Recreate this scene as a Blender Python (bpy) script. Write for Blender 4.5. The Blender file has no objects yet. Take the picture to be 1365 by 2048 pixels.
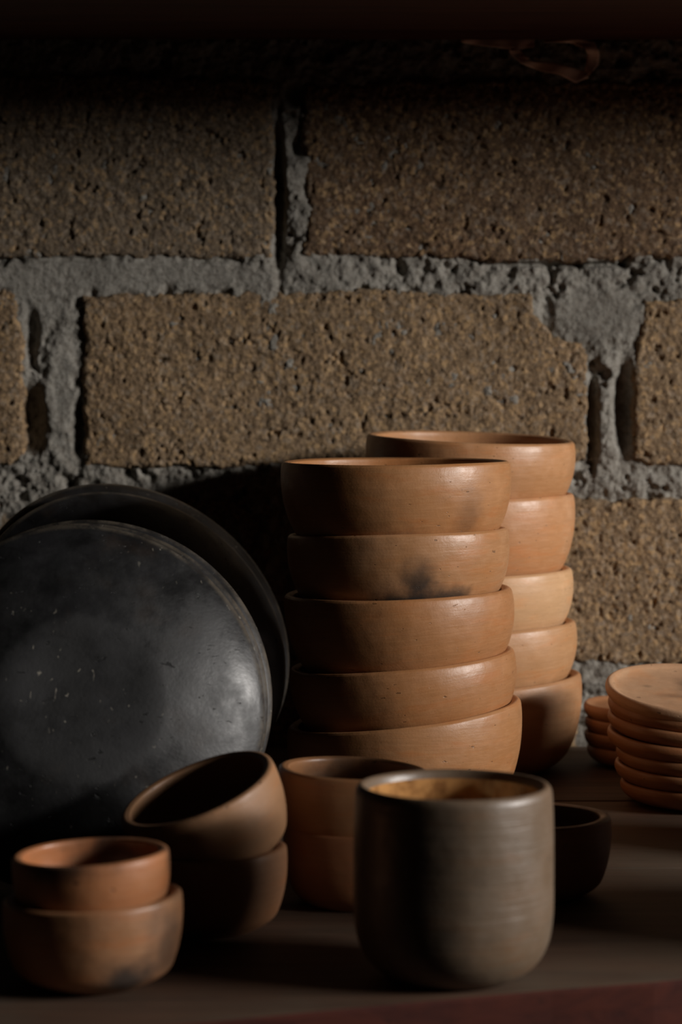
import bpy, math, random
import numpy as np
from mathutils import Vector, Matrix, Euler

# ------------------------------------------------------------------ camera
F, H = 4850.0, 0.29
PIT = math.atan(272/F)
WY = 1.90                                   # plane of the block faces
scene = bpy.context.scene
cd = bpy.data.cameras.new('camera'); cam = bpy.data.objects.new('camera', cd)
scene.collection.objects.link(cam); scene.camera = cam
cam.location = (0, 0, H); cam.rotation_euler = (math.pi/2-PIT, 0, 0)
cd.sensor_fit = 'VERTICAL'; cd.sensor_height = 36.0; cd.lens = F*36/2048
cd.clip_start = .05; cd.clip_end = 50
cd.dof.use_dof = True; cd.dof.focus_distance = 1.53; cd.dof.aperture_fstop = 8.0

# ------------------------------------------------------------------ light
w = bpy.data.worlds.new('world'); scene.world = w; w.use_nodes = True
w.node_tree.nodes['Background'].inputs[0].default_value = (.9, .75, .62, 1)
w.node_tree.nodes['Background'].inputs[1].default_value = .002
def area(name, az, el, dist, sx, sy, power, col, aim=(0, 1.5, .15)):
    l = bpy.data.lights.new(name, 'AREA'); l.shape = 'RECTANGLE'
    l.size = sx; l.size_y = sy; l.energy = power; l.color = col
    o = bpy.data.objects.new(name, l); scene.collection.objects.link(o)
    a, e = math.radians(az), math.radians(el)
    d = Vector((math.sin(a)*math.cos(e), -math.cos(a)*math.cos(e), math.sin(e)))
    o.location = Vector(aim)+d*dist
    o.rotation_euler = d.to_track_quat('Z', 'Y').to_euler()
    return o
# daylight through the opening to the right of the shelves
area('window_daylight', 69, 15.0, 2.2, .95, .17, 51, (1.0, .95, .90))
scene.view_settings.view_transform = 'Standard'; scene.view_settings.look = 'None'
scene.view_settings.gamma = 1; scene.view_settings.use_curve_mapping = False
scene.view_settings.exposure = 0.0

# ------------------------------------------------------------------ helpers
def P(px, py, Y):
    u, v = (px-682.5)/F, (1024-py)/F
    dy, dz = math.cos(PIT)+v*math.sin(PIT), -math.sin(PIT)+v*math.cos(PIT)
    s = Y/dy
    return Vector((u*s, Y, H+dz*s))
def link(o, parent=None):
    scene.collection.objects.link(o)
    if parent: o.parent = parent
    return o
def tag(o, label=None, cat=None, group=None, kind=None):
    for k, v in (('label', label), ('category', cat), ('group', group), ('kind', kind)):
        if v: o[k] = v
    return o
def mesh_np(name, V, Q, mat, parent=None, smooth=True):
    V = np.asarray(V, dtype=np.float32); Q = np.asarray(Q, dtype=np.int32)
    me = bpy.data.meshes.new(name); n = Q.shape[1]
    me.vertices.add(len(V)); me.vertices.foreach_set('co', V.ravel())
    me.loops.add(Q.size); me.loops.foreach_set('vertex_index', Q.ravel())
    me.polygons.add(len(Q)); me.polygons.foreach_set('loop_start', np.arange(len(Q), dtype=np.int32)*n)
    me.polygons.foreach_set('loop_total', np.full(len(Q), n, dtype=np.int32))
    me.update(calc_edges=True); me.validate()
    me.polygons.foreach_set('use_smooth', np.full(len(me.polygons), smooth))
    if mat: me.materials.append(mat)
    return link(bpy.data.objects.new(name, me), parent)
def box(name, x0, x1, y0, y1, z0, z1, mat, parent=None, bev=0.0):
    V = [(x, y, z) for x in (x0, x1) for y in (y0, y1) for z in (z0, z1)]
    Q = [(0,1,3,2), (4,6,7,5), (0,4,5,1), (2,3,7,6), (0,2,6,4), (1,5,7,3)]
    o = mesh_np(name, V, Q, mat, parent, False)
    if bev:
        m = o.modifiers.new('bevel', 'BEVEL'); m.width = bev; m.segments = 2
    return o
_rng = np.random.RandomState(7)
_tab = _rng.rand(256, 256)*2-1
def vnoise(x, y):
    xi, yi = np.floor(x).astype(int), np.floor(y).astype(int)
    fx, fy = x-xi, y-yi
    fx = fx*fx*fx*(fx*(fx*6-15)+10); fy = fy*fy*fy*(fy*(fy*6-15)+10)
    g = lambda a, b: _tab[a & 255, b & 255]
    return (g(xi, yi)*(1-fx)+g(xi+1, yi)*fx)*(1-fy)+(g(xi, yi+1)*(1-fx)+g(xi+1, yi+1)*fx)*fy
def fbm(x, y, s, o=4, seed=0, gain=.55):
    r, a, t = 0, 1, 0
    for i in range(o):
        c, sn = math.cos(i*1.1+.4), math.sin(i*1.1+.4)
        r = r+a*vnoise((x*c-y*sn)*s+seed*17.3+i*31.7, (x*sn+y*c)*s+seed*9.1+i*11.3)
        t += a; a *= gain; s *= 2.03
    return r/t

# ------------------------------------------------------------------ materials
class NT:
    def __init__(s, name):
        s.m = bpy.data.materials.new(name); s.m.use_nodes = True
        s.t = s.m.node_tree; s.n = s.t.nodes; s.b = s.n['Principled BSDF']
        s.co = s.n.new('ShaderNodeTexCoord').outputs['Object']
    def L(s, a, b): s.t.links.new(a, b)
    def put(s, sock, v):
        if hasattr(v, 'is_output'): s.L(v, sock)
        elif isinstance(v, (tuple, list)) and len(v) == 3 and sock.type == 'RGBA': sock.default_value = (*v, 1)
        else: sock.default_value = v
    def map(s, scale=(1, 1, 1), loc=(0, 0, 0)):
        n = s.n.new('ShaderNodeMapping'); s.L(s.co, n.inputs[0])
        n.inputs['Scale'].default_value = scale; n.inputs['Location'].default_value = loc
        return n.outputs[0]
    def noise(s, scale, detail=3, rough=.5, vec=None, dist=0):
        n = s.n.new('ShaderNodeTexNoise'); s.L(vec or s.co, n.inputs['Vector'])
        n.inputs['Scale'].default_value = scale; n.inputs['Detail'].default_value = detail
        n.inputs['Roughness'].default_value = rough; n.inputs['Distortion'].default_value = dist
        return n.outputs['Fac']
    def vor(s, scale, vec=None, feat='F1'):
        n = s.n.new('ShaderNodeTexVoronoi'); n.feature = feat
        s.L(vec or s.co, n.inputs['Vector']); n.inputs['Scale'].default_value = scale
        return n.outputs['Distance']
    def ramp(s, f, a, b, lo=0., hi=1.):
        n = s.n.new('ShaderNodeMapRange'); n.interpolation_type = 'SMOOTHSTEP'
        s.L(f, n.inputs[0]); n.inputs[1].default_value = a; n.inputs[2].default_value = b
        n.inputs[3].default_value = lo; n.inputs[4].default_value = hi
        return n.outputs[0]
    def mix(s, f, a, b, mode='MIX'):
        n = s.n.new('ShaderNodeMix'); n.data_type = 'RGBA'; n.blend_type = mode
        s.put(n.inputs[0], f); s.put(n.inputs[6], a); s.put(n.inputs[7], b)
        return n.outputs[2]
    def math(s, op, a, b=0.):
        n = s.n.new('ShaderNodeMath'); n.operation = op
        s.put(n.inputs[0], a); s.put(n.inputs[1], b); return n.outputs[0]
    def spot(s, c, r, soft=1.0, nz=.5, stretch=(1, 1, 1)):
        """1 inside a stain at object-space point c, 0 outside, with a cloudy edge"""
        n = s.n.new('ShaderNodeVectorMath'); n.operation = 'SUBTRACT'; s.L(s.co, n.inputs[0]); n.inputs[1].default_value = c
        k = s.n.new('ShaderNodeVectorMath'); k.operation = 'MULTIPLY'; s.L(n.outputs[0], k.inputs[0]); k.inputs[1].default_value = stretch
        l = s.n.new('ShaderNodeVectorMath'); l.operation = 'LENGTH'; s.L(k.outputs[0], l.inputs[0])
        d = s.math('ADD', l.outputs['Value'], s.math('MULTIPLY', s.math('SUBTRACT', s.noise(90, 3), .5), r*nz*2))
        return s.ramp(d, r*(1-soft*.8), r*(1+soft*.4), 1, 0)
    def bump(s, h, dist=.001, strength=1., nrm=None):
        n = s.n.new('ShaderNodeBump'); n.inputs['Distance'].default_value = dist
        n.inputs['Strength'].default_value = strength; s.L(h, n.inputs['Height'])
        if nrm: s.L(nrm, n.inputs['Normal'])
        return n.outputs[0]
    def fin(s, col, rough, nrm=None, spec=.5):
        s.put(s.b.inputs['Base Color'], col); s.put(s.b.inputs['Roughness'], rough)
        s.b.inputs['Specular IOR Level'].default_value = spec
        if nrm: s.L(nrm, s.b.inputs['Normal'])
        return s.m

def clay(name, base, alt, seed=0, rough=.42, spots=(), tint=.5, spec=.5, soot=(.035, .028, .024), lines=1.0):
    t = NT(name); off = (seed*1.37, seed*2.11, seed*.73)
    v = t.map((1, 1, 1), off)
    wheel = t.map((14, 14, 330), off)                    # throwing lines run round the pot
    big = t.ramp(t.noise(16, 3, .5, v), .38, .66)
    c = t.mix(t.math('MULTIPLY', big, tint), base, alt)
    wn = t.noise(1, 3, .6, wheel)
    c = t.mix(t.ramp(wn, .35, .75, 0, .30), c, tuple(x*.72 for x in base))
    st = t.noise(1, 4, .65, t.map((22, 22, 120), (off[1], off[0], off[2])), .5)
    c = t.mix(t.ramp(st, .48, .72, 0, .55), c, tuple(x*k for x, k in zip(base, (1.12, .90, .70))))
    fine = t.noise(1, 3, .7, t.map((90, 90, 900), off))
    c = t.mix(t.ramp(fine, .4, .75, 0, .22), c, tuple(x*1.35 for x in alt))
    blot = t.noise(48, 4, .6, v)
    c = t.mix(t.ramp(blot, .5, .8, 0, .35), c, tuple(x*1.28 for x in alt))
    speck = t.ramp(t.noise(520, 2, .5, v), .70, .76, 0, .45)
    c = t.mix(speck, c, tuple(x*.35 for x in base))
    nick = t.math('MULTIPLY', t.ramp(t.noise(150, 2, .5, t.map((1, 1, 2.5), off)), .715, .75), .7)
    c = t.mix(nick, c, tuple(x*.3 for x in base))
    for sp in spots:
        a = sp[3] if len(sp) > 3 else .9
        m = t.spot(sp[0], sp[1], 1.0, .55, sp[2] if len(sp) > 2 else (1, 1, 1))
        c = t.mix(t.math('MULTIPLY', m, a), c, soot)  # most spots are soot, a few paint shade into the clay
    h = t.math('ADD', t.math('MULTIPLY', wn, .45*lines), t.math('MULTIPLY', t.noise(600, 3, .6, v), .28))
    h = t.math('SUBTRACT', h, t.math('MULTIPLY', nick, .9))
    n = t.bump(h, .0006, .55)
    n = t.bump(t.noise(38, 2, .5, v), .0035, .30, n)
    r = t.ramp(t.noise(60, 4, .6, v), .3, .7, rough-.05, rough+.10)
    return t.fin(c, r, n, spec)

def block_mat(name, a, b, dark):
    t = NT(name)
    g = t.noise(300, 4, .72)
    c = t.mix(t.ramp(t.noise(9, 3, .6), .35, .65), a, b)
    c = t.mix(t.ramp(t.noise(38, 4, .65), .42, .66, 0, .55), c, tuple(x*.68 for x in b))
    c = t.mix(t.ramp(t.noise(62, 3, .6, t.map((1, 1, 1), (3, 5, 1))), .55, .75, 0, .5), c, tuple(x*1.25 for x in a))
    c = t.mix(t.ramp(g, .38, .62, .0, .75), dark, c)
    cell = t.n.new('ShaderNodeTexVoronoi'); t.L(t.co, cell.inputs['Vector']); cell.inputs['Scale'].default_value = 300
    hue = t.n.new('ShaderNodeSeparateColor'); t.L(cell.outputs['Color'], hue.inputs[0])
    c = t.mix(t.ramp(hue.outputs[0], .68, 1.0, 0, .3), c, (.46, .39, .31))     # grey grit
    c = t.mix(t.ramp(hue.outputs[1], .70, 1.0, 0, .5), c, (.58, .38, .19))     # ochre grit
    c = t.mix(t.ramp(t.noise(430, 2, .5), .60, .72, 0, .6), c, tuple(x*.3 for x in dark))
    pit = t.ramp(t.noise(120, 3, .6, dist=.6), .60, .70)
    c = t.mix(t.math('MULTIPLY', pit, .6), c, tuple(x*.5 for x in dark))
    h = t.math('ADD', t.math('MULTIPLY', g, 1.0), t.math('MULTIPLY', t.noise(700, 3, .7), .35))
    h = t.math('SUBTRACT', h, t.math('MULTIPLY', pit, .6))
    return t.fin(c, .93, t.bump(h, .0022, .8), .2)
def mortar_mat():
    t = NT('mortar_cement'); g = t.noise(170, 5, .7)
    c = t.mix(t.ramp(t.noise(14, 3), .3, .7), (.25, .235, .205), (.36, .34, .30))
    c = t.mix(t.ramp(g, .36, .58, .35, 1), tuple([.16, .14, .115]), c)
    c = t.mix(t.ramp(t.noise(420, 2), .60, .70, 0, .5), c, (.045, .038, .03))
    h = t.math('ADD', g, t.math('MULTIPLY', t.noise(600, 3, .7), .4))
    return t.fin(c, .95, t.bump(h, .003, .8), .2)
def black_mat(name='black_burnished_clay', seed=0, R=.105):
    t = NT(name); off = (seed*1.9, seed*.7, seed)
    v = t.map((1, 1, 1), off)
    cl = t.noise(22, 5, .62, v, .4)
    c = t.mix(t.ramp(cl, .35, .7), (.003, .003, .0032), (.015, .015, .016))
    c = t.mix(t.ramp(t.noise(30, 4, .6, t.map((1, 1, 1), (5+seed, 2, 0))), .55, .75, 0, .55), c, (.020, .013, .009))
    fl = t.noise(95, 2, .5, t.map((1, 2.6, 1), off), 1.2)
    chip = t.ramp(fl, .70, .725)
    c = t.mix(chip, c, (.003, .003, .003))
    scr = t.ramp(t.noise(330, 2, .5, t.map((1.0, .45, 1), (3+seed, 1, 0)), .6), .70, .74)
    scr = t.math('MULTIPLY', scr, t.ramp(t.noise(14, 2, .5, v), .42, .6))
    c = t.mix(t.math('MULTIPLY', scr, .75), c, (.30, .27, .22))
    ln = t.n.new('ShaderNodeVectorMath'); ln.operation = 'LENGTH'
    t.L(t.map((1, 1, 0)), ln.inputs[0]); rad = ln.outputs['Value']
    ring = t.math('MULTIPLY', t.ramp(rad, R*.962, R*.990), t.ramp(t.noise(60, 4, .7, v), .38, .62, .15, 1))
    c = t.mix(t.math('MULTIPLY', ring, .8), c, (.085, .070, .052))
    base = t.math('ADD', rad, t.math('MULTIPLY', t.noise(34, 3, .6, v), .008))
    inner = t.ramp(base, R*.44+.002, R*.475+.004, 1, 0)      # dull unburnished standing area
    h = t.math('SUBTRACT', t.math('MULTIPLY', cl, .6), t.math('MULTIPLY', chip, 1.0))
    h = t.math('ADD', h, t.math('MULTIPLY', t.noise(420, 3, .6, v), .18))
    r = t.ramp(t.noise(40, 5, .65, v), .3, .72, .36, .60)
    r = t.math('ADD', t.math('ADD', r, t.math('MULTIPLY', inner, .14)), t.math('MULTIPLY', chip, .35))
    n = t.bump(h, .0009, .6); n = t.bump(t.noise(20, 2, .5, v), .004, .35, n)
    return t.fin(c, r, n, .62)
def wood_mat(name, a, b, sc=1.0, axis=0, rough=.6, grey=None):
    t = NT(name)
    s = [60, 60, 60]; s[axis] = 3.2
    g = t.noise(1*sc, 5, .62, t.map(tuple(s)), .9)
    c = t.mix(t.ramp(g, .32, .68), a, b)
    if grey: c = t.mix(t.ramp(t.noise(7, 4, .6), .35, .7, .1, .9), c, grey)
    c = t.mix(t.ramp(t.noise(240, 3, .6, t.map((.25, 1, 1))), .6, .75, 0, .5), c, tuple(x*.4 for x in a))
    return t.fin(c, rough, t.bump(g, .0012, .6), .35)

M_shelf = wood_mat('weathered_shelf_wood', (.055, .026, .015), (.110, .056, .032), 1, 0, .68, (.095, .070, .048))
M_edge = wood_mat('red_stained_edge', (.036, .005, .002), (.065, .011, .004), 1, 0, .9)
M_board = wood_mat('dark_red_board', (.05, .014, .009), (.10, .030, .018), 1, 0, .6)
M_mortar = mortar_mat()
B_tan = block_mat('block_tan', (.43, .290, .165), (.34, .238, .14), (.165, .112, .068))
B_grey = block_mat('block_grey_brown', (.29, .215, .14), (.33, .25, .165), (.13, .098, .070))
B_red = block_mat('block_red_brown', (.27, .165, .090), (.22, .145, .085), (.105, .066, .042))

# ------------------------------------------------------------------ wall of blocks
def wp(px, py):
    p = P(px, py, WY); return p.x, p.z
def densify(poly):                                     # px polygon -> metres
    return np.array([wp(*q) for q in poly])
def sdf(X, Z, poly):
    d = np.full(X.shape, 1e9); inside = np.zeros(X.shape, bool)
    n = len(poly)
    for i in range(n):
        a, b = poly[i], poly[(i+1) % n]; e = b-a
        t = np.clip(((X-a[0])*e[0]+(Z-a[1])*e[1])/(e@e), 0, 1)
        d = np.minimum(d, np.hypot(X-a[0]-t*e[0], Z-a[1]-t*e[1]))
        c = (a[1] <= Z) != (b[1] <= Z)
        with np.errstate(divide='ignore', invalid='ignore'):
            xx = a[0]+(Z-a[1])/(e[1] if abs(e[1]) > 1e-12 else 1e-12)*e[0]
        inside ^= c & (X < xx)
    return np.where(inside, d, -d)
def grid(name, x0, x1, z0, z1, step, hfun, mat, parent, keep=None):
    nx, nz = max(2, int((x1-x0)/step)+1), max(2, int((z1-z0)/step)+1)
    X, Z = np.meshgrid(np.linspace(x0, x1, nx), np.linspace(z0, z1, nz))
    h, k = hfun(X, Z)
    V = np.stack([X, WY-h, Z], -1).reshape(-1, 3)
    i = np.arange((nx-1)*(nz-1)); r, c = i//(nx-1), i % (nx-1)
    a = r*nx+c; Q = np.stack([a, a+1, a+nx+1, a+nx], -1)
    if k is not None:
        kk = k.ravel(); Q = Q[kk[Q].all(1)]
        used = np.unique(Q); re = np.zeros(len(V), int); re[used] = np.arange(len(used))
        V = V[used]; Q = re[Q]
    return mesh_np(name, V, Q, mat, parent)

wall = box('wall_back', -1.25, 1.25, WY+.045, WY+.16, -.12, .95, M_mortar)
tag(wall, 'rough wall of brown earth blocks set in lumpy grey mortar behind the shelf', kind='structure')

def make_block(poly, mat, proud=0., seed=0, step=.0011, rough=1.):
    pl = densify(poly)
    x0, z0 = pl.min(0)-.004; x1, z1 = pl.max(0)+.004
    def hf(X, Z):
        s = sdf(X, Z, pl)
        s = s+.0030*fbm(X, Z, 55, 3, seed)+.0016*fbm(X, Z, 260, 3, seed+5)-.0008
        f = proud+.0022*fbm(X, Z, 14, 2, seed+1)*rough+.0011*fbm(X, Z, 150, 3, seed+2)+.0009*fbm(X, Z, 400, 2, seed+3, .8)
        pits = np.clip(fbm(X, Z, 150, 3, seed+9)-.36, 0, 1)*.009
        f = f-pits
        e = np.clip(1-s/.0045, 0, 1)
        h = f-.0026*e**2.0
        h = np.where(s < 0, h-np.minimum(-s*9, .036), h)
        return h, s > -.0045
    return grid('brick', x0, x1, z0, z1, step, hf, mat, wall)

make_block([(-462, 150), (200, 152), (550, 156), (549, 300), (547, 518), (430, 514), (180, 514), (-462, 510)], B_grey, .002, 1)
make_block([(606, 165), (900, 158), (1622, 155), (1622, 522), (1250, 517), (1235, 523), (1050, 524), (930, 517), (700, 512), (604, 510), (612, 430), (604, 330)], B_red, .001, 2)
make_block([(-1000, 574), (20, 576), (44, 600), (49, 700), (47, 760), (50, 880), (48, 915), (20, 934), (-1000, 930)], B_tan, .001, 3)
make_block([(164, 590), (400, 584), (760, 578), (1064, 588), (1072, 622), (1088, 648), (1106, 668), (1135, 676), (1168, 682), (1176, 700), (1178, 920), (1150, 934), (700, 936), (300, 937), (168, 932), (163, 800)], B_tan, .0018, 4, rough=1.3)
make_block([(1290, 598), (1400, 594), (2270, 596), (2270, 934), (1300, 932), (1266, 918), (1266, 740), (1272, 700)], B_tan, .002, 5)
make_block([(-462, 996), (548, 994), (548, 1332), (-462, 1334)], B_grey, -.001, 6)
make_block([(612, 996), (1622, 996), (1622, 1330), (1250, 1330), (1140, 1324), (612, 1330)], B_tan, .002, 7)
make_block([(140, 1400), (1160, 1398), (1160, 1740), (140, 1740)], B_tan, .0, 8, .003)
make_block([(1250, 1400), (2250, 1398), (2250, 1740), (1250, 1740)], B_tan, .0, 9, .003)
# blocks beyond the frame, coarser
for (x, y, m) in ((-1540, 995, B_tan), (1700, 996, B_grey), (-1540, 152, B_tan), (1700, 155, B_tan),
                  (-870, 1400, B_grey), (-920, -262, B_tan), (90, -262, B_grey), (1180, -262, B_tan), (2350, 596, B_red),
                  (2350, 1400, B_tan), (-460, -680, B_tan), (610, -680, B_tan)):
    make_block([(x, y), (x+1000, y), (x+1000, y+340), (x, y+340)], m, 0, abs(x) % 13, .0045)

mort_feat = [  # px, py, rx, ry, dh : dabs and voids in the mortar
    (240, 550, 330, 32, .0045), (95, 590, 62, 50, .0050), (900, 556, 330, 26, -.0015),
    (125, 780, 30, 95, .0055), (80, 700, 26, 45, .001), (62, 660, 12, 70, -.010), (60, 840, 26, 60, -.014), (158, 860, 14, 50, -.016),
    (150, 900, 60, 40, .001), (1195, 625, 90, 40, .0046), (1215, 700, 46, 35, .0030), (1210, 800, 22, 80, .0035), (1250, 815, 18, 85, -.018),
    (1186, 840, 10, 90, -.014), (1095, 640, 14, 50, -.006), (1160, 965, 230, 22, .0030), (1215, 900, 40, 24, .002),
    (558, 400, 11, 150, -.016), (590, 340, 26, 60, .004), (575, 230, 24, 50, .002), (592, 490, 22, 40, .002), (600, 290, 24, 22, -.01),
    (590, 190, 20, 20, -.012), (95, 521, 140, 7, -.009), (1130, 528, 130, 6, -.010), (430, 520, 60, 6, -.006),
    (60, 965, 120, 30, .002), (250, 985, 130, 22, .003), (1180, 1360, 60, 30, .002), (55, 590, 8, 20, -.006)]
def mortar_h(X, Z):
    h = -.0012+.0030*fbm(X, Z, 38, 3, 21)+.0046*fbm(X, Z, 115, 4, 22, .62)
    h = h-np.clip(fbm(X, Z, 70, 3, 25)-.28, 0, 1)*.022
    sm = 0
    for (px, py, rx, ry, dh) in mort_feat:
        cx, cz = wp(px, py); k = WY/F
        q = ((X-cx)/(rx*k))**2+((Z-cz)/(ry*k))**2
        h = h+dh*np.exp(-q*q*.8)
        if dh > .0044: sm = sm+np.exp(-q)
    # trowelled areas are calmer
    sm = np.clip(sm*1.3, 0, 1)
    h = h*(1-sm)+sm*(.0008+.0010*fbm(X, Z, 30, 2, 31)+.0007*fbm(X, Z, 220, 3, 33))
    return h-.001, None
x0, zt = wp(-40, 60); x1, zb = wp(1405, 1470)
grid('mortar', x0, x1, zb, zt, .0011, mortar_h, M_mortar, wall)
grid('mortar', -1.2, x0, -.1, .9, .006, mortar_h, M_mortar, wall)
grid('mortar', x1, 1.2, -.1, .9, .006, mortar_h, M_mortar, wall)
grid('mortar', x0, x1, zt, .9, .006, mortar_h, M_mortar, wall)
grid('mortar', x0, x1, -.1, zb, .006, mortar_h, M_mortar, wall)

# ------------------------------------------------------------------ shelves
def plank(name, poly, z0, z1, mat, parent, bev=.0015, mat2=None):
    n = len(poly)
    V = [(x, y, z0) for x, y in poly]+[(x, y, z1) for x, y in poly]
    me = bpy.data.meshes.new(name)
    me.from_pydata(V, [], [tuple(range(n))[::-1], tuple(range(n, 2*n))]+[(i, (i+1) % n, n+(i+1) % n, n+i) for i in range(n)])
    me.materials.append(mat)
    if mat2:
        me.materials.append(mat2)
        for p in me.polygons:
            if abs(p.normal.z) < .5: p.material_index = 1
    o = link(bpy.data.objects.new(name, me), parent)
    m = o.modifiers.new('bevel', 'BEVEL'); m.width = bev; m.segments = 3
    return o
shelf = bpy.data.objects.new('lower_shelf', None); link(shelf); shelf.location = (0, 1.5, 0)
tag(shelf, 'weathered wooden shelf with a red-stained front edge under all the pottery', 'shelf')
off = lambda poly: [(x, y-1.5) for x, y in poly]
rnd = random.Random(3)
def edge_y(x): return 1.0965+.344*(x+.004)+.0012*math.sin(x*31)+.0008*math.sin(x*73)
xs = [-.75+i*.05 for i in range(24)]
front = [(x, edge_y(x) if x > -.35 else edge_y(-.35)) for x in xs]
plank('plank', off(front+[(xs[-1], 1.4180), (-.75, 1.4180)]), -.034, 0, M_shelf, shelf, .0022, M_edge)
plank('plank', off([(-.75, 1.4205), (1.15, 1.4205), (1.15, 1.645), (-.75, 1.645)]), -.034, -.0004, M_shelf, shelf)
plank('plank', off([(-.75, 1.6475), (1.15, 1.6475), (1.15, 1.889), (-.75, 1.889)]), -.034, .0, M_shelf, shelf)

ub = P(682, 80, WY-.01).z                              # underside of the board above
YF = 1.40
up = bpy.data.objects.new('upper_shelf', None); link(up); up.location = (0, 1.75, ub)
tag(up, 'dark reddish board across the top, overhanging the block wall', 'shelf')
plank('plank', [(-1.2, YF-1.75), (2.3, YF-1.75), (2.3, .139), (-1.2, .139)], 0, .035, M_board, up)

# ------------------------------------------------------------------ lathe pottery
def smooth_profile(pts, sub=6):
    pts = [np.array(p, float) for p in pts]; out = []
    for i in range(len(pts)-1):
        p0, p1, p2, p3 = pts[max(i-1, 0)], pts[i], pts[i+1], pts[min(i+2, len(pts)-1)]
        for k in range(sub):
            t = k/sub
            out.append(.5*((2*p1)+(-p0+p2)*t+(2*p0-5*p1+4*p2-p3)*t*t+(-p0+3*p1-3*p2+p3)*t**3))
    out.append(pts[-1]); return out
def lathe(name, prof, mat, parent=None, seg=112, wob=.0, wedge=0., wdir=0., seed=0, sub=6, hgt=.05):
    pr = smooth_profile(prof, sub); n = len(pr)
    th = np.linspace(0, 2*math.pi, seg, endpoint=False)
    r = np.array([max(p[0], 1e-5) for p in pr])[:, None]; z = np.array([p[1] for p in pr])[:, None]
    rs = np.random.RandomState(seed+50)
    a = rs.rand(6)*6.28
    amp = 1+wob*(np.cos(2*th+a[0])+.6*np.cos(3*th+a[1])+.35*np.cos(5*th+a[2]))[None]*np.clip(z/hgt, .2, 1)
    R = r*amp
    X, Y = R*np.cos(th), R*np.sin(th)
    zz = z+0*X
    lift = np.clip(zz/hgt, 0, 1)**1.3
    zz = zz+lift*(math.tan(wedge)*(X*math.cos(wdir)+Y*math.sin(wdir)))
    zz = zz+lift*wob*.035*(np.cos(2*th+a[3])+.6*np.cos(4*th+a[4]))[None]
    V = np.stack([X, Y, zz], -1).reshape(-1, 3)
    i = np.arange((n-1)*seg); k, j = i//seg, i % seg
    Q = np.stack([k*seg+j, k*seg+(j+1) % seg, (k+1)*seg+(j+1) % seg, (k+1)*seg+j], -1)
    return mesh_np(name, V, Q, mat, parent)
def bowl_prof(R, h, foot=.60, tk=.0062, inc=.980):
    """outer from the foot up, rolled lip, inner down to the centre"""
    o = [(0, .0012), (foot*R*.75, .0010), (foot*R, 0), (R*(foot+.11), .03*h), (R*.845, .155*h), (R*.925, .32*h), (R*.975, .52*h), (R*.996, .70*h),
         (R*.998, .86*h), (R*(inc+.006), .958*h), (R*inc-.0004, .985*h)]
    lip = [(R*inc-.0018, h), (R*inc-tk*.75, .992*h)]
    inn = [(R*inc-tk-.0002, .955*h), (R-tk*1.05, .72*h), (R*.965-tk, .50*h), (R*.88-tk, .30*h), (R*.62, .15*h), (R*.3, .115*h), (0, .11*h)]
    return o+lip+inn
def place(o, loc, roll=0., lean=0., spin=0.):
    """roll: right side up (deg), lean: tips toward the camera (deg)"""
    m = Matrix.Translation(loc) @ Matrix.Rotation(-math.radians(roll), 4, 'Y') @ Matrix.Rotation(math.radians(lean), 4, 'X') @ Matrix.Rotation(math.radians(spin), 4, 'Z')
    o.matrix_world = m; return o

CL = dict(base=(.44, .205, .088), alt=(.50, .265, .130))
# a stack: (px centre, rim px-y at centre, R, h, roll of rim, foot roll, lean, material)
def bowl(label, group, px, py, Y, R, h, mat, roll=0, rim=0, lean=0, name='clay_bowl', foot=.6, wob=.006, seed=0, tk=.0062, inc=.984, rlean=0, z=None):
    """rim centre seen at (px, py) at depth Y; roll / lean of the foot, rim / rlean = extra tilt built into the rim"""
    w_x, w_y = math.tan(math.radians(rim)), math.tan(math.radians(rlean))
    wd = math.atan2(w_y, w_x) if (rim or rlean) else 0
    o = lathe(name, bowl_prof(R, h, foot, tk, inc), mat, None, 120, wob, math.atan(math.hypot(w_x, w_y)), wd, seed, 6, h)
    m = Matrix.Rotation(-math.radians(roll), 4, 'Y') @ Matrix.Rotation(math.radians(lean), 4, 'X')
    p = P(px, py, Y)-(m @ Vector((0, 0, h)))
    if z is not None: p.z = z
    place(o, p, roll, lean)
    return tag(o, label, 'bowl', group)

G1 = 'tall front stack of terracotta bowls'
YS = 1.62
m5 = clay('terracotta_front_lowest', (0.370, 0.169, 0.065), (0.413, 0.215, 0.103), 1, .40)
m4 = clay('terracotta_front_second', (0.361, 0.161, 0.061), (0.404, 0.202, 0.095), 2, .38)
m3 = clay('terracotta_front_third', (0.370, 0.165, 0.063), (0.421, 0.215, 0.103), 3, .42)
m2 = clay('terracotta_front_fourth', (0.387, 0.186, 0.077), (0.447, 0.249, 0.133), 4, .40,
          spots=[((.008, -.062, .002), .017, (.5, 1, 1.2), 1.0), ((.010, -.066, .010), .021, (.60, 1, 1.35), .97), ((.011, -.070, .028), .013, (1.1, 1, .85), .8), ((.036, -.058, .013), .010, (.6, 1, 1.5), .75)])
m1 = clay('terracotta_front_top', (0.378, 0.165, 0.058), (0.430, 0.219, 0.099), 5, .42,
          spots=[((.047, -.058, .022), .014, (1.2, 1, .7), .38), ((.0, -.068, .010), .012, (.8, 1, 1.5), .4)])
bowl('lowest terracotta bowl of the tall front stack, tilted up to the right', G1, 809, 1427, YS, .0792, .0650, m5, 0, 7.2, z=0, seed=1)
bowl('second bowl from the bottom of the tall front stack, tilted, orange brown', G1, 802, 1315, YS, .0762, .0520, m4, 6.8, -1.4, seed=2)
bowl('middle bowl of the tall front stack, directly under the soot-stained one', G1, 797, 1180, YS, .0768, .0590, m3, 5.0, -3.1, seed=3)
bowl('terracotta bowl with black soot stain, second from top of front stack', G1, 796, 1061, YS, .0748, .0545, m2, 1.8, .1, rlean=-1.4, seed=4)
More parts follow.
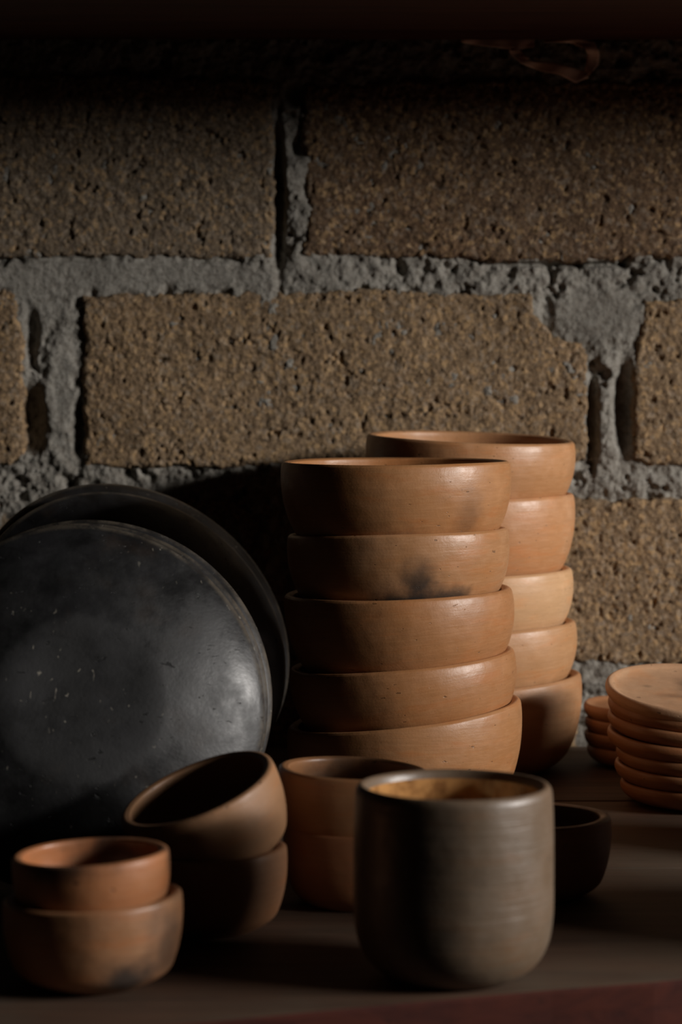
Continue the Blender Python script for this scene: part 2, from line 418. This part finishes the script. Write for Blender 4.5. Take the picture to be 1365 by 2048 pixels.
bowl('topmost bowl of the front stack with faint grey smudge at right', G1, 791, 922, YS, .0768, .0600, m1, 1.8, -1.5, lean=-1, rlean=1, seed=5)

G2 = 'rear stack of terracotta bowls'
YR = 1.785
n5 = clay('terracotta_rear_lowest', (0.400, 0.192, 0.082), (.44, .25, .13), 11, .45)
n4 = clay('terracotta_rear_second', (0.480, 0.250, 0.112), (.53, .31, .17), 12, .42)
n3 = clay('terracotta_rear_pale', (0.600, 0.355, 0.181), (.62, .40, .24), 13, .42, tint=.4)
n2 = clay('terracotta_rear_fourth', (0.500, 0.240, 0.103), (.56, .32, .18), 14, .40, spots=[((.04, -.063, .018), .0035, (1, 1, 1), .6)])
n1 = clay('terracotta_rear_top', (0.460, 0.226, 0.095), (.52, .29, .16), 15, .38)
bowl('lowest bowl of the rear stack, half in shadow beside the saucers', G2, 952, 1358, YR, .0783, .0670, n5, 0, 3.5, z=0, seed=6)
bowl('second bowl from the bottom of the rear stack, light orange', G2, 944, 1247, YR, .0768, .0540, n4, 3.5, -1.0, seed=7)
bowl('palest buff-coloured bowl, middle of the rear stack', G2, 942, 1138, YR, .0757, .0530, n3, 2.5, -1.3, seed=8)
bowl('terracotta bowl directly under the topmost one of the rear stack', G2, 941, 990, YR, .0765, .0675, n2, 1.2, -.1, seed=9)
bowl('topmost bowl of the rear stack, seen behind the front stack rim', G2, 941, 874, YR, .0772, .0570, n1, .6, -2.6, seed=10, rlean=1.9)

# small bowls in the foreground
G3 = 'small clay bowls at the left front'
s1 = clay('small_bowl_soot_shade', (.36, .165, .075), (.33, .19, .105), 21, .42,
          spots=[((.019, -.031, .008), .015, (.8, 1, 1.3), .95), ((.036, -.018, .022), .016, (1, 1, .7), .7)])  # foot smudge is soot; the right-edge spot paints in the mug's shadow
s2 = clay('small_bowl_top', (.42, .17, .070), (.36, .19, .10), 22, .38, spots=[((-.012, -.034, .034), .012, (.45, 1, 1.7), .85), ((.012, .034, .026), .016, (.6, 1, 1), .9), ((.036, 0, .03), .008, (1, 1, 1), .6)])
bowl('larger lower bowl at far left front with a black smudge near its foot', G3, 186, 1792, 1.147, .0430, .0430, s1, 0, 2.2, z=0, foot=.52, seed=21, tk=.005)
bowl('small orange-brown bowl with dark rim resting in the left front bowl', G3, 181, 1703, 1.147, .0377, .0345, s2, 2.2, 0.6, foot=.5, seed=22, tk=.0045)

G4 = 'small clay bowls in front of the black platters'
s3 = clay('small_bowl_tipped', (.36, .19, .095), (.30, .165, .09), 23, .48, spots=[((-.012, -.036, .022), .006, (1, 1, 1), .4)])
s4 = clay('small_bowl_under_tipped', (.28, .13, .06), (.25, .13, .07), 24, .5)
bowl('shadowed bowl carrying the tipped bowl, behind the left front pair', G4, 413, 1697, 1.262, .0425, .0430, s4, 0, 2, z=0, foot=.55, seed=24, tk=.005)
bowl('tipped brown bowl opening toward the left, in front of black platter', G4, 393, 1577, 1.262, .0432, .0430, s3, 20, 0, lean=11, foot=.55, seed=23, tk=.0048)

G5 = 'small clay bowls behind the grey mug'
s5 = clay('small_bowl_mid_upper', (.34, .155, .065), (.30, .16, .08), 25, .40, spots=[((.0, .03, .035), .016, (.6, 1, 1), .7)])
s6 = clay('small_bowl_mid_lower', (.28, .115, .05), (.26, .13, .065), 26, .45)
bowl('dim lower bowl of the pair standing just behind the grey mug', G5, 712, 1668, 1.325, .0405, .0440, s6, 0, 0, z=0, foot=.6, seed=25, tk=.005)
bowl('upper bowl of the pair behind the mug, orange with smoky inside', G5, 707, 1535, 1.325, .0415, .0455, s5, 0, -2.2, foot=.62, seed=26, tk=.005)
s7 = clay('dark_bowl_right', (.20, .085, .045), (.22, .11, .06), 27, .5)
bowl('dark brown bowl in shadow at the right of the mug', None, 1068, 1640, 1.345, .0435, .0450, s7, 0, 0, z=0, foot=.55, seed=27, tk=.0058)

# mug
mug_m = clay('smoke_fired_mug', (.165, .108, .066), (.145, .108, .074), 31, .42, tint=.8, spec=.75,
             spots=[((-.030, -.034, .045), .035, (1, 1, .6), .55)], lines=2.2)  # broad spot paints shade onto the mug's left side
gz = NT('amber_glaze')
gc = gz.mix(gz.ramp(gz.noise(70, 4, .6), .4, .68), (.55, .28, .10), (.20, .085, .03))
seam = gz.ramp(gz.noise(40, 3, .5), .3, .7)
gl = gz.fin(gc, .10, gz.bump(gz.noise(60, 3), .0010, .4), .6)
gz.b.inputs['Coat Weight'].default_value = .6; gz.b.inputs['Coat Roughness'].default_value = .05
Rm, hm, tk = .0484, .0935, .0062
o = [(0, .0016), (.020, .0014), (.0262, 0), (.0335, .0022), (.0412, .0085), (.0462, .0180), (.0482, .031), (Rm, .050), (.0483, .070), (.0478, .086), (.0472, .0912)]
lip = [(.0455, hm), (.0432, .0928), (.0418, .0895)]
mug = lathe('clay_mug', o+lip, mug_m, None, 128, .004, 0, 0, 31, 6, hm)
glaze = lathe('glazed_inside', [(.0418, .0895), (.0415, .082), (.0418, .060), (.0414, .035), (.0395, .018), (.030, .0075), (.015, .0055), (0, .005)], gl, mug, 128, .004, 0, 0, 31, 6, hm)
glaze['label'] = 'glossy amber glaze inside the mug'
place(mug, (P(907, 1965, 1.16).x, 1.16, 0))
tag(mug, 'wide grey-brown smoke-fired mug without handle, glazed inside, at the front', 'mug')

# saucers
G6 = 'terracotta saucers stacked at the right edge'
def saucer(label, group, px, z, Y, R, mat, roll, lean, seed, h=.015):
    pr = [(0, .0006), (R*.40, .0004), (R*.56, 0), (R*.74, .0010), (R*.88, .0034), (R*.960, .0066), (R*.994, .0098), (R, .0120),
          (R*.990, .0142), (R*.962, .0152), (R*.925, .0145), (R*.86, .0126), (R*.74, .0112), (R*.5, .0104), (0, .0102)]
    o = lathe('saucer', pr, mat, None, 112, .007, 0, 0, seed, 5, h)
    p = P(px, 1500, Y); p.z = z
    place(o, p, roll, lean); return tag(o, label, 'saucer', group)
def sauc_m(k, b, a, **kw): return clay('saucer_clay_%d' % k, b, a, 40+k, .5, **kw)
names = ['lowest visible saucer of the right stack, almost lost in shadow', 'second saucer from the bottom of the right edge stack, dim',
         'third saucer from the bottom of the right stack, shifted right', 'middle saucer of the right stack, its rim jutting left',
         'third saucer from the top of the right edge stack', 'saucer directly under the pale topmost one at the right edge',
         'pale topmost saucer with grey speckled inside at the right edge']
YSA = 1.64
zz = [.0, .0118, .0215, .0330, .0440, .0535, .0640]
lft = [1240, 1229, 1231, 1213, 1214, 1213, 1206]
rl = [-.5, -1, -2, -2.5, -3.0, -3.0, -3.5]; ln = [1, 2, 3, 4, 5, 5, 10]
for i in range(7):
    R = .0575+.0008*math.sin(i*2.1)
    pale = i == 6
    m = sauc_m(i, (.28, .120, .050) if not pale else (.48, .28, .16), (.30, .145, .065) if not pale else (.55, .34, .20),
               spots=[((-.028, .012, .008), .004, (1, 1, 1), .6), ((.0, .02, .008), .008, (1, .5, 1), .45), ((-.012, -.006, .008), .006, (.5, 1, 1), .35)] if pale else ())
    saucer(names[i], G6, lft[i]+R/YSA*F, zz[i], YSA, R, m, rl[i], ln[i], 61+i)
G7 = 'terracotta saucers behind the right stack'
n7 = ['lowest visible saucer of the small rear stack, in deep shadow', 'third saucer down in the small rear stack beside the bowls',
      'second saucer down in the small rear stack, faint rim', 'lit topmost saucer of the small stack between bowls and right saucers']
YB = 1.80
for i, (z, l) in enumerate(((.0, 1175), (.0105, 1168), (.0205, 1170), (.0315, 1166))):
    m = sauc_m(20+i, (.32, .14, .06), (.38, .19, .09))
    saucer(n7[i], G7, l+.046/YB*F, z, YB, .046, m, 0, 0, 80+i)

# ------------------------------------------------------------------ black platters
G8 = 'black clay platters leaning on the wall'
def platter(label, R, xc, Yb, tilt, yaw, seed, spin=0, depth=.0275):
    t = .0048
    out = [(0, .0004), (R*.25, .0001), (R*.36, 0), (R*.43, .0005), (R*.49, .0018), (R*.60, .0048), (R*.75, .0100), (R*.88, .0162), (R*.955, .0212), (R*.988, .0242), (R, depth-.001)]
    lip = [(R*.995, depth+.0035), (R*.975, depth+.0040), (R*.96, depth+.0010)]
    inn = [(R*.94, .0245), (R*.80, .0120+t), (R*.62, .0058+t), (R*.45, .0015+t), (0, t)]
    o = lathe('clay_platter', [(r, -z) for r, z in out+lip+inn], black_mat('black_burnished_clay', seed, R), None, 160, .003, 0, 0, seed, 5, 10)
    o.data.flip_normals()
    # lathe axis +Z becomes the outward normal: toward camera and slightly up; rim bottom rests on the shelf
    T = Matrix.Rotation(math.radians(yaw), 4, 'Z') @ Matrix.Rotation(-math.radians(tilt), 4, 'X')
    ax = T @ Vector((0, -1, 0)); upv = T @ Vector((0, 0, 1))
    c = Vector((xc, Yb, 0))+upv*R-ax*(-depth)*0
    c = c+ax*depth+Vector((0, 0, .0045*math.sin(math.radians(tilt))+.001))
    Rm_ = T @ Matrix.Rotation(math.pi/2, 4, 'X') @ Matrix.Rotation(math.radians(spin), 4, 'Z')
    o.matrix_world = Matrix.Translation(c) @ Rm_
    return tag(o, label, 'platter', G8)
platter('front black clay platter with scuffed burnished underside, leaning at left', .1055, -.144, 1.330, 17, 8, 1, 0)
platter('second black platter, a thin rim showing just behind the front one', .1055, -.1425, 1.347, 17, 8, 2, 40)
platter('third black platter from the front, dark rim above the second', .1060, -.141, 1.366, 17, 8, 3, 80)
platter('black platter just in front of the rearmost one, thin right rim', .1165, -.1195, 1.622, 29, 28, 4, 120)
platter('rearmost and tallest black platter, nearest the block wall', .120, -.118, 1.662, 30, 29, 5, 160)

# ------------------------------------------------------------------ torn paper under the top board
pm = NT('old_paper')
pc = pm.mix(pm.ramp(pm.noise(60, 4), .4, .65), (.75, .55, .45), (.62, .42, .34))
PM = pm.fin(pc, .8, pm.bump(pm.noise(120, 3), .001, .6), .3)
def paper_piece(name, out, Y, parent, curl=.004, seed=0, n=26):
    # out: upper line and lower line in px, lofted to a thin crumpled sheet
    up_, lo = out
    V = []; Q = []
    f = lambda line, t: (np.interp(t, np.linspace(0, 1, len(line)), [q[0] for q in line]), np.interp(t, np.linspace(0, 1, len(line)), [q[1] for q in line]))
    K = 6
    for i in range(n):
        t = i/(n-1); a, b = f(up_, t), f(lo, t)
        for k in range(K):
            s = k/(K-1); x, y = a[0]+(b[0]-a[0])*s, a[1]+(b[1]-a[1])*s
            yy = Y-curl*(.6*math.sin(t*9+seed)+.5*math.sin(s*3+t*17+seed))
            V.append(P(x, y, yy))
    for i in range(n-1):
        for k in range(K-1): Q.append((i*K+k, i*K+k+1, (i+1)*K+k+1, (i+1)*K+k))
    V = np.array(V)
    V[:, 2] = np.minimum(V[:, 2], ub-.0004)
    o = mesh_np(name, V-np.array(parent.location) if parent else V, Q, PM, parent)
    m = o.modifiers.new('thickness', 'SOLIDIFY'); m.thickness = .0004
    return o
pap = bpy.data.objects.new('torn_paper', None); link(pap); pap.location = P(1060, 85, 1.85)
tag(pap, 'torn scrap of old brown paper hanging under the top board', 'paper')
paper_piece('paper_strip', ([(922, 78), (1000, 78), (1070, 78)], [(926, 86), (1000, 96), (1030, 100), (1070, 94)]), 1.845, pap, .002)
paper_piece('paper_strip', ([(1020, 100), (1040, 115), (1070, 124), (1105, 124), (1150, 136), (1176, 145)],
                            [(1018, 104), (1045, 128), (1080, 142), (1120, 150), (1152, 166), (1178, 156)]), 1.835, pap, .003, 2)
paper_piece('paper_strip', ([(1090, 79), (1150, 78), (1190, 84), (1200, 105), (1198, 130), (1180, 150)],
                            [(1090, 84), (1140, 86), (1170, 96), (1176, 110), (1172, 130), (1168, 148)]), 1.84, pap, .003, 4)
paper_piece('paper_strip', ([(1024, 90), (1040, 100), (1060, 118)], [(1018, 92), (1026, 106), (1040, 122)]), 1.842, pap, .001, 5)

# unseen pots added right of the frame to shade the shelf and saucers
bm = sauc_m(9, (.38, .18, .08), (.42, .22, .10))
om = clay('terracotta_outside', (0.400, 0.182, 0.073), (.44, .23, .11), 55, .45)
for i in range(3):
    b = lathe('clay_bowl', bowl_prof(.0880, .065, .42), om, None, 96, .005, 0, 0, 90+i, 6, .065)
    place(b, (.332, 1.248, i*.048))
    tag(b, ('lowest', 'middle', 'upper')[i]+' terracotta bowl of the three added for shade beyond the right edge', 'bowl', 'shading bowls added beyond the right edge')
for i in range(6):
    saucer(('lowest', 'second lowest', 'third lowest', 'fourth from the bottom', 'second from the top', 'topmost')[i]+' saucer of a low stack added for shade beyond the right edge', 'low shading saucer stack added beyond the right edge', 1690, i*.0115, 1.47, .056, bm, 0, 0, 95+i)
for i in range(2):
    b = lathe('clay_bowl', bowl_prof(.0850, .065, .5), om, None, 96, .005, 0, 0, 98+i, 6, .065)
    place(b, (.445, 1.612, i*.048))
    tag(b, ('lower', 'upper')[i]+' wide terracotta bowl added for shade near the wall, beyond the right edge', 'bowl', 'wide shading bowls added beyond the right edge')
